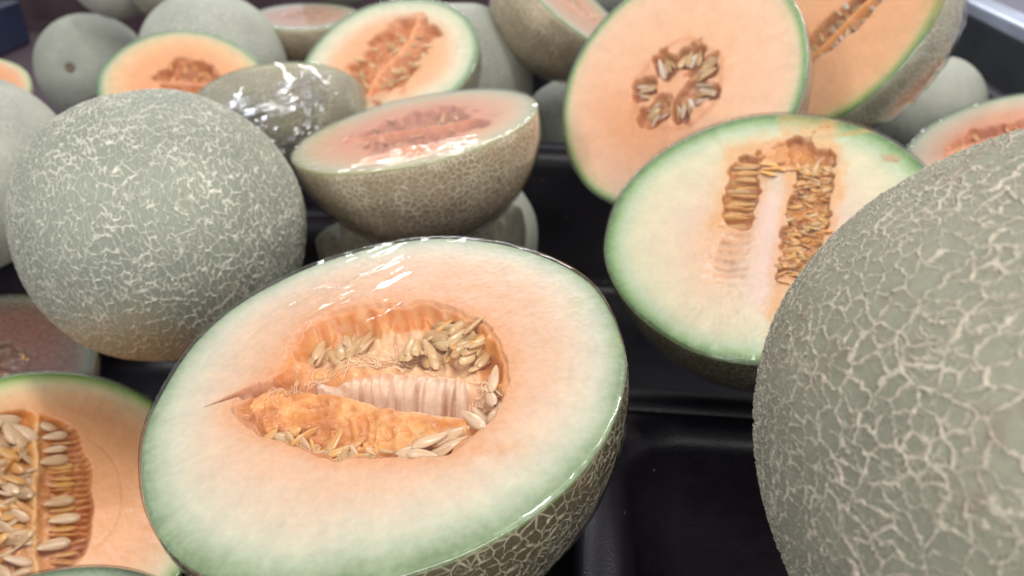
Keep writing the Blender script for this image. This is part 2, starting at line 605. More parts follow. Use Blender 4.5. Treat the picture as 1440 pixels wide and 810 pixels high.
def whole_melon(loc, R, mat, label, seed, rot=(0, 0, 0), group=None, hi=False, scar=False, face=None):
    me = whole_mesh('whole_melon', R, seed, 560 if hi else 128, 280 if hi else 64)
    o = link('whole_melon', me, mat)
    o.location = loc
    d = Vector(face) if face else (Vector((0, 0, 0.5)) - Vector(loc)).normalized() + Vector(rot) * 0.35 - Vector((0.2, 0.2, 0.2))
    o.rotation_euler = d.to_track_quat('X', 'Z').to_euler()
    tag(o, label, 'melon', group)
    if scar:
        nr, ns = 14, 32
        v = []
        for i in range(nr):
            r = 0.0001 + 0.0085 * i / (nr - 1)
            k = r / 0.0085
            h = 0.0012 * math.exp(-((k - 0.62) / 0.2) ** 2) - 0.0012 * math.exp(-(k / 0.4) ** 2) - 0.0022 * max(0, k - 0.75) / 0.25
            for j in range(ns):
                a = 2 * PI * j / ns
                q = Vector((r * math.cos(a), r * math.sin(a), 1)) if False else None
                v.append((r * math.cos(a), r * math.sin(a), R * 0.957 - r * r / (2 * R) * 0.3 + h + 0.0012))
        sm = build_mesh('stem_scar', v, grid_quads(ns, nr, True))
        s = link('stem_scar', sm, M_SCAR)
        s.parent = o
    return o


M_SCAR = plain('dry_stem_scar', (112, 104, 84), rough=0.8, nscale=700, nstr=0.4)


def make_frame(c, n, x):
    z = Vector(n).normalized()
    x = Vector(x)
    x = (x - z * x.dot(z)).normalized()
    y = z.cross(x)
    m = Matrix((x, y, z)).transposed().to_4x4()
    m.translation = Vector(c)
    return m


def edge_factor(th, seed):
    d = np.stack([np.cos(th), np.sin(th), 0 * th], -1)
    return melon_shape(d, seed, 0.022)


class Half:
    """a cut melon: parts flesh, rind, seeds, film; local +Z is the cut face's normal, units of R for the designs"""

    def __init__(self, c, n, x, label, R=R0, seed=1, ex=1.0, ey=1.0, depth=0.97, group='cut half melons'):
        self.R, self.seed, self.ex, self.ey, self.depth = R, seed, ex, ey, depth
        self.root = bpy.data.objects.new('half_melon', None)
        COL.objects.link(self.root)
        self.root.matrix_world = make_frame(c, n, x)
        tag(self.root, label, 'half melon', group)

    def rim(self, th):
        return self.R * edge_factor(th, self.seed)

    def rind(self, mat, nu=200, nv=70):
        th = np.linspace(0, 2 * PI, nu, endpoint=False)
        rim = self.rim(th)
        rows = []
        rows.append((rim * 0.9955, np.zeros(nu) - 0.0010))
        rows.append((rim * 0.9985, np.zeros(nu) - 0.0009))
        for t in np.linspace(0.012, PI / 2 - 0.002, nv):
            dirs = np.stack([np.cos(th) * math.cos(t), np.sin(th) * math.cos(t), np.full(nu, -math.sin(t))], -1)
            f = melon_shape(dirs, self.seed, 0.022) * self.R
            rows.append((f * math.cos(t), -f * math.sin(t) * self.depth))
        v = np.concatenate([np.stack([r * np.cos(th) * self.ex, r * np.sin(th) * self.ey, z], -1) for r, z in rows])
        me = build_mesh('rind', v, grid_quads(nu, len(rows), True)[:, ::-1])
        return link('rind', me, mat, self.root)

    def flesh(self, n, hfun, cfun):
        x, y, q = disc_grid(n)
        r = np.hypot(x, y)
        th = np.arctan2(y, x)
        z = hfun(x, y, r, th)
        z = z - 0.008 * sstep(0.985, 1.0, r) - 0.002 + 0.0012 * noise(x * 14, y * 14, 0, 5)
        col = np.clip(cfun(x, y, r, th, z), 0.004, 0.95)
        k = self.rim(th) * 0.9965
        v = np.stack([x * k * self.ex, y * k * self.ey, z * self.R], -1)
        self.h = hfun
        me = build_mesh('flesh', v, q, col)
        return link('flesh', me, M_FLESH, self.root)

    def seed_at(self, x, y, ang, size=1.0, mat=None, tilt=0.0, roll=0.0, lift=0.004, wide=1.0, z=None):
        """x, y in units of R; ang in degrees in the cut plane"""
        if z is None:
            a = np.array([x])
            b = np.array([y])
            z = float(self.h(a, b, np.hypot(a, b), np.arctan2(b, a))[0])
        o = link('seed', SEED[id(mat)] if id(mat) in SEED else seed_copy(mat), mat, self.root)
        o.location = (x * self.R * self.ex, y * self.R * self.ey, z * self.R + lift * self.R)
        o.rotation_euler = (math.radians(roll), math.radians(tilt), math.radians(ang))
        o.scale = (size, size * wide, size)
        return o

    def film(self, n=110, theta=1.0, amp=1.0, streak=None, nu=220, side=1.0, lift=0.0016):
        """a stretched sheet: one disc just above the cut face and a gathered skirt down the rind"""
        th = np.linspace(0, 2 * PI, nu, endpoint=False)
        rim = self.rim(th)
        rows = []
        sd = self.seed
        for k in np.linspace(0.004, 0.99, n):
            x, y = k * np.cos(th), k * np.sin(th)
            h = lift * 0.6 + amp * 0.00007 * (noise(x * 5 + sd, y * 2.2, 0, sd) + 0.6 * noise(x * 9, y * 26 + 3 * x, 0, sd + 3) * sstep(0.3, 0.9, k * np.ones(nu)))
            if streak is not None:
                pass
            for sx, sy, sa, sl, sw, sh in ([] if streak is None else [streak] if not isinstance(streak, list) else streak):
                ca, sn = math.cos(sa), math.sin(sa)
                u = (x - sx) * ca + (y - sy) * sn
                w = -(x - sx) * sn + (y - sy) * ca
                env = np.exp(-(u / sl) ** 2 - (w / sw) ** 2)
                h = h + sh * env * (noise(u * 5, w * 42, 0, sd + 5) + 0.5 * noise(u * 9, w * 90, 0, sd + 6))
            h = h + 0.00036 * amp * sstep(0.90, 0.99, k * np.ones(nu)) * noise(np.cos(th) * 34, np.sin(th) * 34, k * 7, sd + 21)
            rows.append((k * rim, h))
        rows.append((rim * 1.004, np.full(nu, lift * 0.35)))
        rows.append((rim * 1.006, np.full(nu, -lift * 0.5)))
        for t in np.linspace(0.04, theta, 46):
            dirs = np.stack([np.cos(th) * math.cos(t), np.sin(th) * math.cos(t), np.full(nu, -math.sin(t))], -1)
            f = melon_shape(dirs, self.seed, 0.022) * self.R
            g = side * (0.004 + 0.012 * t) * np.abs(noise(th * 0 + np.cos(th) * 9 + t * 1.5, np.sin(th) * 9, t * 1.2, sd + 11)) \
                + side * 0.006 * np.abs(noise(np.cos(th) * 21, np.sin(th) * 21 + t * 3, 0, sd + 12))
            f = f * (1.006 + 0.010 * min(1.0, t * 4) + g * min(1.0, 0.25 + t * 4))
            rows.append((f * math.cos(t), -f * math.sin(t) * self.depth))
        v = np.concatenate([np.stack([r * np.cos(th) * self.ex, r * np.sin(th) * self.ey, z], -1) for r, z in rows])
        me = build_mesh('cling_film', v, grid_quads(nu, len(rows), True)[:, ::-1])
        return link('cling_film', me, M_FILM, self.root)


SEED = {}


def seed_copy(mat):
    nu, nv = 12, 9
    th = np.linspace(0, 2 * PI, nu, endpoint=False)
    rows = []
    for k in range(nv):
        t = -1 + 2 * k / (nv - 1)
        t = max(-0.985, min(0.985, t))
        w = math.sqrt(1 - t * t) ** 0.9 * (1 - 0.34 * t)
        for a in th:
            rows.append((0.0056 * t, 0.00185 * w * math.cos(a), 0.0008 * w * math.sin(a) * (1 - 0.2 * t)))
    me = build_mesh('seed', rows, grid_quads(nu, nv, True))
    me.materials.append(mat)
    SEED[id(mat)] = me
    return me


def outline(pts, cx, cy):
    """a smooth closed outline: returns f(x, y) -> radius ratio, 1 on the outline"""
    pts = np.array(pts, float) - (cx, cy)
    a = np.arctan2(pts[:, 1], pts[:, 0])
    r = np.hypot(pts[:, 0], pts[:, 1])
    o = np.argsort(a)
    a, r = a[o], r[o]
    A = np.concatenate([a - 2 * PI, a, a + 2 * PI])
    Rr = np.concatenate([r, r, r])
    gx = np.linspace(-PI, PI, 721)
    g = np.interp(gx, A, Rr)
    ker = np.hanning(31)
    ker /= ker.sum()
    g = np.convolve(np.concatenate([g[-61:-1], g, g[1:61]]), ker, 'same')[60:-60]

    def f(x, y):
        return np.hypot(x - cx, y - cy) / np.interp(np.arctan2(y - cy, x - cx), gx, g)
    return f


GREEN = lin(112, 146, 98)
GREENP = lin(186, 205, 172)
CREAM = lin(228, 222, 198)
PEACH = lin(240, 192, 152)
ORANGE = lin(234, 164, 112)
DEEP = lin(214, 124, 44)
PULP = lin(224, 158, 96)


def fibre(x, y, r, th, seed=0):
    return 0.6 * noise(np.cos(th) * 16, np.sin(th) * 16, r * 2.5, seed) + 0.4 * noise(np.cos(th) * 38, np.sin(th) * 38, r * 5, seed + 4)


def rind_ramp(re, inner, mid, pale, green, w=1.0):
    return ramp(re, [(0.0, inner), (0.60, mid), (0.80, pale), (0.915, GREENP * 0.5 + pale * 0.5), (0.955, green * 0.5 + GREENP * 0.5), (0.985, green), (1.0, green * 0.75)])


def generic_half(h, n=150, cav=(0.5, 0.33), depth=0.10, inner=ORANGE, mid=PEACH, pale=CREAM, green=GREEN, seeds=40, smat=None, shift=(0, 0), seed=3, off=(0, 0), rib=0.06, pulp=PULP, deepw=0.6, seed_size=0.95, tone=0.86):
    cx, cy = shift

    def q(x, y):
        return np.sqrt(((x - cx) / cav[0]) ** 2 + ((y - cy) / cav[1]) ** 2) + 0.26 * noise(x * 4, y * 4, 0, seed) + 0.14 * noise(x * 12, y * 12, 0, seed + 1)

    def hf(x, y, r, th):
        k = q(x, y)
        pit = sstep(1.02, 0.78, k)
        lump = fbm(x * 8, y * 8, 0, seed + 2)
        ribm = np.exp(-((y - cy + 0.03 * np.sin(x * 6)) / max(rib, 0.01)) ** 2) if rib else 0
        return -pit * (depth * (0.75 + 0.5 * lump) * (1 - 0.8 * ribm))

    def cf(x, y, r, th, z):
        re = r + 0.035 * fbm(x * 2.5, y * 2.5, 0, seed + 7) * (1 - r) * 3 - (off[0] * x + off[1] * y) * (1 - r) * 2.4 * r
        c = rind_ramp(np.clip(re, 0, 1), inner, mid, pale, green)
        c = c * (1 + 0.05 * fibre(x, y, r, th, seed))[:, None]
        k = q(x, y)
        pm = sstep(1.15, 0.85, k)
        var = fbm(x * 9, y * 9, 0, seed + 5)
        pc = mixc(np.tile(pulp, (len(x), 1)), DEEP, np.clip(0.5 * deepw + var * deepw, 0, 1))
        c = c * (1 - pm[:, None]) + pc * pm[:, None]
        if rib:
            rm = np.exp(-((y - cy + 0.03 * np.sin(x * 6)) / rib) ** 2) * pm * 0.8
            c = mixc(c, inner * 1.05, rm)
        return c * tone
    h.flesh(n, hf, cf)
    rr = random.Random(seed)
    made = 0
    while made < seeds:
        x, y = rr.uniform(-1, 1), rr.uniform(-1, 1)
        if x * x + y * y > 0.85 or (rib and abs(y) * cav[1] < rib):
            continue
        h.seed_at(cx + x * cav[0], cy + y * cav[1], 90 + rr.gauss(0, 26) + (180 if y < 0 else 0), seed_size * rr.uniform(0.8, 1.1), smat,
                  tilt=rr.gauss(-8, 14), roll=rr.gauss(0, 35), lift=rr.uniform(0.0, 0.02))
        made += 1


# ------------------------------------------------------------------ the wrapped half in front, with the hollow seed core
def front_half():
    h = Half((-0.042, 0.207, 0.349), (-0.159, -0.118, 0.980), (0.982, 0.156, 0.130),
             'largest cling-wrapped half melon in front, peach flesh, hollow seed core', seed=2, depth=1.10, R=0.078)
    out = outline([(-.66, .04), (-.54, -.10), (-.33, -.24), (-.12, -.37), (.07, -.42), (.26, -.41), (.40, -.31), (.48, -.16), (.52, .05), (.52, .2),
                   (.42, .40), (.28, .53), (.09, .60), (-.1, .63), (-.24, .62), (-.36, .54), (-.42, .36), (-.52, .2)], -0.02, 0.08)

    def slit(x, y):
        ax, ay, bx, by = -0.34, 0.165, 0.30, -0.135
        t = np.clip(((x - ax) * (bx - ax) + (y - ay) * (by - ay)) / ((bx - ax) ** 2 + (by - ay) ** 2), 0, 1)
        d = np.hypot(x - ax - t * (bx - ax), y - ay - t * (by - ay))
        return d / (0.038 + 0.050 * sstep(0.0, 0.75, t)), t

    def axisdist(x, y):
        ax, ay, bx, by = -0.34, 0.165, 0.30, -0.135
        return ((bx - ax) * (y - ay) - (by - ay) * (x - ax)) / math.hypot(bx - ax, by - ay)

    def crack(x, y):
        ax, ay, bx, by = -0.76, 0.10, -0.47, 0.19
        t = np.clip(((x - ax) * (bx - ax) + (y - ay) * (by - ay)) / ((bx - ax) ** 2 + (by - ay) ** 2), 0, 1)
        d = np.hypot(x - ax - t * (bx - ax), y - ay - t * (by - ay))
        return d / (0.006 + 0.045 * t ** 1.3)

    def design(x, y):                                           # cut-face position -> position in the core's own layout
        return x, 0.08 * x + 1.035 * y + 0.104

    def back(x, y):
        return x - 0.005, -0.078 * x + 0.966 * y - 0.10

    def hf(x, y, r, th):
        x, y = design(x, y)
        k = out(x, y) + 0.035 * noise(x * 9, y * 9, 0, 31) + 0.02 * noise(x * 22, y * 22, 0, 32)
        pit = sstep(1.0, 0.86, k)
        ad = axisdist(x, y)
        up = sstep(0.03, 0.13, ad)                 # the seed shelf above the slit
        low = sstep(-0.03, -0.08, ad)              # the pulp mass below it
        shelf = -0.100 + 0.050 * fbm(x * 7, y * 7, 0, 33) + 0.075 * np.exp(-((ad - 0.05) / 0.15) ** 2) - 0.02 * sstep(0.42, 0.56, y) + 0.018 * noise(x * 30, y * 12, 0, 43)
        ridg = 0.020 * np.sin((x + 0.12 * y) * 82 + 2.2 * noise(x * 5, y * 5, 0, 34)) * sstep(0.80, 0.90, k) * sstep(0.38, 0.5, y)
        swirl = np.sin(np.hypot((x + 0.36) * 1.0, (y + 0.02) * 1.3) * 62 + 4 * noise(x * 5, y * 5, 0, 36))
        mass = 0.012 - 0.035 * sstep(-0.10, -0.36, ad) + 0.050 * fbm(x * 6, y * 6, 0, 35) + 0.014 * swirl * np.exp(-((x + 0.36) / 0.22) ** 2) + 0.006 * noise(x * 38, y * 7, 0, 37) + 0.010 * noise(x * 24 + y * 12, y * 20, 0, 45) \
            - 0.045 * sstep(0.87, 0.93, k) - 0.05 * sstep(0.25, 0.42, x) - 0.03 * np.abs(noise(x * 12, y * 16, 0, 44)) - 0.016 * np.abs(noise(x * 30 + y * 10, y * 34, 0, 61)) + 0.006 * noise(x * 60, y * 60, 0, 62)
        side = -0.085 + 0.05 * fbm(x * 9, y * 9, 0, 38)
        base = side * (1 - up) * (1 - low) + shelf * up + mass * low
        z = base * pit + ridg * pit
        s, t = slit(x, y)
        hw = 0.030 + 0.072 * sstep(0.0, 0.7, t)               # half width of the hollow
        along = sstep(-0.02, 0.06, t) * sstep(1.03, 0.97, t)
        v = (ad + hw * 0.9) / (2.1 * hw)                        # 0 at the pulp mass, 1 at the shelf
        rib = 0.007 * np.sin(t * 95 + 4 * noise(x * 8, y * 8, 0, 40)) + 0.012 * noise(t * 34, ad * 6, 0, 46)
        floor = -0.05 - (0.07 + 0.08 * sstep(0.0, 0.6, t)) * sstep(1.0, 0.15, v) + rib
        end = np.hypot(np.clip(t - 0.9, 0, 1) * 4, 0)
        cut = sstep(-0.02, 0.05, v) * sstep(1.12, 0.98, v) * along * (s < 1.9)
        z = z * (1 - cut) + np.minimum(floor, z + 0.02) * cut
        z = np.where(k < 1.0, np.minimum(z, -0.014 - 0.012 * np.abs(noise(x * 15, y * 15, 0, 48))), z)
        z = z - 0.045 * sstep(1.0, 0.35, crack(x, y) + 0.25 * noise(x * 20, y * 20, 0, 42))
        return z

    def cf(x, y, r, th, z):
        re = r + 0.06 * fbm(x * 2.6, y * 2.6, 0, 50) * (1 - r) * 3 + 0.010 * fibre(x, y, r, th, 59) + 0.008 * fbm(x * 14, y * 14, 0, 60) + r * (1 - r) * (0.75 * np.clip(-y - 0.12, 0, 1) - 0.40 * np.clip(y, 0, 1) - 0.20 * x)
        c = ramp(np.clip(re, 0, 1), [(0.0, lin(244, 180, 130)), (0.50, lin(245, 188, 144)), (0.70, lin(243, 200, 164)), (0.82, lin(237, 215, 187)),
                                     (0.90, lin(222, 218, 192)), (0.948, lin(194, 203, 172)), (0.976, lin(160, 178, 140)), (0.992, lin(132, 158, 112)), (1.0, lin(124, 146, 102))])
        c = c * (1 + 0.05 * fibre(x, y, r, th, 51) + 0.03 * fbm(x * 6, y * 6, 0, 52) + 0.02 * noise(x * 45, y * 45, 0, 49))[:, None]
        x, y = design(x, y)
        k = out(x, y) + 0.03 * noise(x * 9, y * 9, 0, 31)
        c = mixc(c, lin(240, 160, 92), 0.5 * sstep(1.2, 1.0, k))
        pm = sstep(1.03, 0.93, k)
        ad = axisdist(x, y)
        var = fbm(x * 8, y * 8, 0, 53)
        pc = mixc(np.tile(lin(238, 166, 88), (len(x), 1)), lin(218, 128, 44), np.clip(0.25 + var, 0, 1))
        pc = mixc(pc, lin(240, 196, 150), sstep(0.06, 0.2, ad) * sstep(0.85, 0.7, k) * 0.8)          # pale shelf
        low = sstep(-0.02, -0.12, ad)
        st = 0.5 + 0.5 * np.sin(np.hypot(x + 0.36, (y + 0.02) * 1.3) * 62 + 4 * noise(x * 5, y * 5, 0, 36))
        lowc = mixc(np.tile(lin(240, 170, 90), (len(x), 1)), lin(208, 124, 44), np.clip(st * np.exp(-((x + 0.36) / 0.24) ** 2) * 0.8 + var * 1.1 + 0.25 * noise(x * 38, y * 7, 0, 37) + 0.5 * noise(x * 24 + y * 12, y * 20, 0, 45) - 0.5 * np.abs(noise(x * 30 + y * 10, y * 34, 0, 61)) + 0.25, 0, 1))
        pc = pc * (1 - low[:, None]) + lowc * low[:, None]
        edge = sstep(0.84, 0.93, k) * low
        pc = mixc(pc, lin(196, 116, 46), edge * 0.75)
        wall = sstep(0.82, 0.9, k) * sstep(0.36, 0.48, y)
        rid = 0.5 + 0.5 * np.sin((x + 0.12 * y) * 82 + 2.2 * noise(x * 5, y * 5, 0, 34))
        pc = pc * (1 - wall[:, None]) + mixc(np.tile(lin(240, 172, 100), (len(x), 1)), lin(216, 120, 40), rid * 0.75) * wall[:, None]
        right = sstep(0.36, 0.46, x) * sstep(-0.35, -0.2, y) * sstep(0.5, 0.3, y)
        pc = mixc(pc, lin(222, 136, 38), right * np.clip(0.75 + var * 0.6, 0, 1))
        c = c * (1 - pm[:, None]) + pc * pm[:, None]
        s, t = slit(x, y)
        hw = 0.030 + 0.072 * sstep(0.0, 0.7, t)
        v = (ad + hw * 0.9) / (2.1 * hw)
        cut = sstep(-0.06, 0.02, v) * sstep(1.15, 0.98, v) * sstep(-0.02, 0.06, t) * sstep(1.03, 0.97, t) * (s < 1.9)
        str_ = np.clip(1.5 * noise(t * 34, ad * 6, 0, 46) - 0.25 + 0.5 * noise(t * 90, ad * 10, 0, 47), 0, 1) * sstep(1.0, 0.75, v)
        sc = mixc(np.tile(lin(238, 202, 172), (len(x), 1)), lin(172, 108, 70), str_ * 0.85)
        c = c * (1 - cut[:, None]) + sc * cut[:, None]
        c = mixc(c, lin(212, 140, 92), sstep(1.1, 0.5, crack(x, y)) * 0.7)
        blot = np.exp(-((x - 0.36) / 0.12) ** 2 - ((y + 0.45) / 0.07) ** 2) * np.clip(0.4 + fbm(x * 9, y * 9, 0, 57), 0, 1)
        c = mixc(c, lin(236, 150, 70), blot * 0.7)
        gs = sstep(0.35, 0.7, fbm(x * 7, y * 7, 0, 58)) * sstep(0.78, 0.9, r) * sstep(0.3, 0.7, x)
        c = mixc(c, lin(190, 190, 120), gs * 0.3)
        return c * (0.74 + 0.16 * pm)[:, None]
    h.flesh(520, hf, cf)
    h.rind(M_NET_HALF_HI, 360, 150)
    place = h.seed_at

    def seed_at(x, y, *a, **k):
        return place(*back(x, y), *a, **k)
    h.seed_at = seed_at
    T = M_SEED_TAN
    # seeds on the shelf: a fan left, a bunch in the middle, a fan right
    for x, y, a, tl in ((-.33, .42, 60, 10), (-.30, .47, 72, 0), (-.17, .47, 100, 0), (-.13, .50, 80, 12), (-.15, .40, 62, 8), (-.10, .42, 65, -6), (-.08, .47, 68, 0), (-.22, .35, 115, 10), (-.19, .37, 95, 4)):
        h.seed_at(x, y, a, 1.0, T, tilt=tl, roll=random.gauss(0, 35), lift=0.022)
    for x, y, a in ((.10, .31, 70), (.125, .315, 78), (.15, .30, 84), (.175, .29, 95), (.205, .275, 104), (.18, .25, 100), (.12, .27, 72), (.215, .23, 95)):
        h.seed_at(x, y, a, 1.0, T, tilt=random.gauss(6, 9), roll=random.gauss(0, 40), lift=0.034)
    for x, y, a in ((.24, .36, 150), (.26, .385, 152), (.28, .37, 146), (.30, .41, 158), (.33, .395, 150), (.36, .37, 40), (.345, .30, 28), (.38, .33, 30), (.40, .30, 24), (.37, .27, 22),
                    (.42, .27, 26), (.36, .235, 26), (.40, .22, 30), (.43, .24, 34), (.385, .19, 32), (.29, .33, 140), (.25, .33, 130), (.42, .33, 40)):
        h.seed_at(x, y, a, 1.05, T, tilt=random.gauss(6, 12), roll=random.gauss(0, 40), lift=0.030)
    rr = random.Random(12)
    for i in range(16):
        u = rr.random()
        h.seed_at(-.30 + .22 * u + rr.gauss(0, .02), .40 + .09 * u + rr.gauss(0, .04), 70 + rr.gauss(0, 22), rr.uniform(.8, 1.0), rr.choice([T, M_SEED_PALE, M_SEED_BROWN]), tilt=rr.gauss(6, 14), roll=rr.gauss(0, 45), lift=rr.uniform(.004, .018))
    for i in range(20):
        u = rr.random()
        h.seed_at(.24 + .20 * u + rr.gauss(0, .015), .40 - .18 * u + rr.gauss(0, .05), rr.choice([150, 30, 25, 60]) + rr.gauss(0, 16), rr.uniform(.85, 1.05), rr.choice([T, T, M_SEED_BROWN]), tilt=rr.gauss(8, 14), roll=rr.gauss(0, 45), lift=rr.uniform(.006, .022))
    for i in range(26):
        u = i / 25
        th_ = math.radians(205 + 95 * u)
        h.seed_at(-.03 + .43 * math.cos(th_) * (1 - .1 * u), .03 + .355 * math.sin(th_) + rr.gauss(0, .014), math.degrees(th_) + 70 + rr.gauss(0, 35), rr.uniform(.75, .95), rr.choice([M_SEED_BROWN, M_SEED_PALE, T]), tilt=rr.gauss(0, 12), roll=rr.gauss(30, 40), lift=0.0, z=-.05 + rr.uniform(-.006, .012))
    # pale seeds under the pulp mass
    for x, y, a, s in ((.10, -.345, 8, 1.1), (.17, -.335, 14, 1.15), (.22, -.31, 16, 1.15), (.245, -.345, 18, 1.1), (.18, -.375, 10, 1.0), (.10, -.395, -28, 1.05), (.135, -.40, -22, 1.0), (.27, -.30, 16, 1.0), (.20, -.40, 12, 0.9)):
        h.seed_at(x, y, a, s * 0.85, M_SEED_PALE, tilt=random.gauss(-4, 6), roll=random.gauss(0, 22), lift=0.014)
    for x, y, a in ((.375, -.18, 118), (.36, -.235, 120), (.34, -.27, 125), (.42, -.11, 100), (.45, -.03, 70), (.43, -.19, 60)):
        h.seed_at(x, y, a, 0.95, M_SEED_PALE, tilt=random.gauss(0, 8), roll=random.gauss(0, 20), lift=0.03)
    for i in range(15):
        u = i / 14
        h.seed_at(-.48 + .34 * u + random.gauss(0, .012), -.10 - .20 * u + random.gauss(0, .02), 34 + random.gauss(0, 10), 0.95, M_SEED_BROWN, tilt=random.gauss(0, 10), roll=random.gauss(20, 30), lift=0.004)
    def both(p, q):
        return back(*p), back(*q)
    # loose strands bridging the left end of the hollow
    strands(h, 18, lambda rr: both((-0.50 + rr.random() * 0.12, 0.06 + rr.random() * 0.10), (-0.42 + rr.random() * 0.16, 0.16 + rr.random() * 0.07)), 0.00022, M_STRAND, 8)
    strands(h, 22, lambda rr: both((-0.30 + rr.random() * 0.5, 0.15 + rr.random() * 0.06), (-0.28 + rr.random() * 0.55, 0.26 + rr.random() * 0.12)), 0.0002, M_STRAND, 9)
    strands(h, 10, lambda rr: both((0.34 + rr.random() * 0.06, -0.12 + rr.random() * 0.12), (0.39 + rr.random() * 0.08, -0.14 + rr.random() * 0.15)), 0.00025, M_STRAND, 10)
    h.film(n=130, theta=1.25, amp=1.0, streak=[(-0.14, 0.70, 0.50, 0.30, 0.15, 0.0009), (-0.55, 0.45, 0.7, 0.25, 0.10, 0.0005), (0.42, -0.52, 1.9, 0.12, 0.10, 0.0005), (0.75, -0.3, 1.2, 0.2, 0.12, 0.0004), (-0.1, 0.35, 0.45, 0.3, 0.12, 0.0003)], side=1.3)
    return h


def strands(h, n, pick, rad, mat, seed):
    rr = random.Random(seed)
    vs, qs = [], []
    for i in range(n):
        (x0, y0), (x1, y1) = pick(rr)
        m = 9
        b = len(vs)
        bend = rr.gauss(0, 0.02)
        for k in range(m):
            t = k / (m - 1)
            x = x0 + (x1 - x0) * t + bend * math.sin(t * PI)
            y = y0 + (y1 - y0) * t + bend * 0.5 * math.sin(t * PI)
            a, c = np.array([x]), np.array([y])
            z0 = float(h.h(a, c, np.hypot(a, c), np.arctan2(c, a))[0])
            z = max(z0, -0.14) + 0.008
            for j in range(5):
                an = 2 * PI * j / 5
                vs.append((x * h.R + rad * math.cos(an), y * h.R + rad * 0.7 * math.cos(an), z * h.R + rad * math.sin(an)))
        for k in range(m - 1):
            for j in range(5):
                qs.append((b + k * 5 + j, b + k * 5 + (j + 1) % 5, b + (k + 1) * 5 + (j + 1) % 5, b + (k + 1) * 5 + j))
    o = link('pulp_strands', build_mesh('pulp_strands', vs, qs), mat, h.root)
    o['kind'] = 'stuff'
    return o


M_STRAND = seed_material('pulp_strand', (246, 208, 166), (236, 186, 136), 0.3)
M_NET_HALF_HI = net_rind('netted_rind_half_near', scale=20.0, w0=0.08, w1=0.14, skin=(104, 98, 72), net=(178, 168, 146), axis='Z', cut=True,
                         fine=0.8, amp=0.0008, broken=0.3, true_disp=True, dirt=(130, 104, 76), dirt_amt=0.4)
front_half()


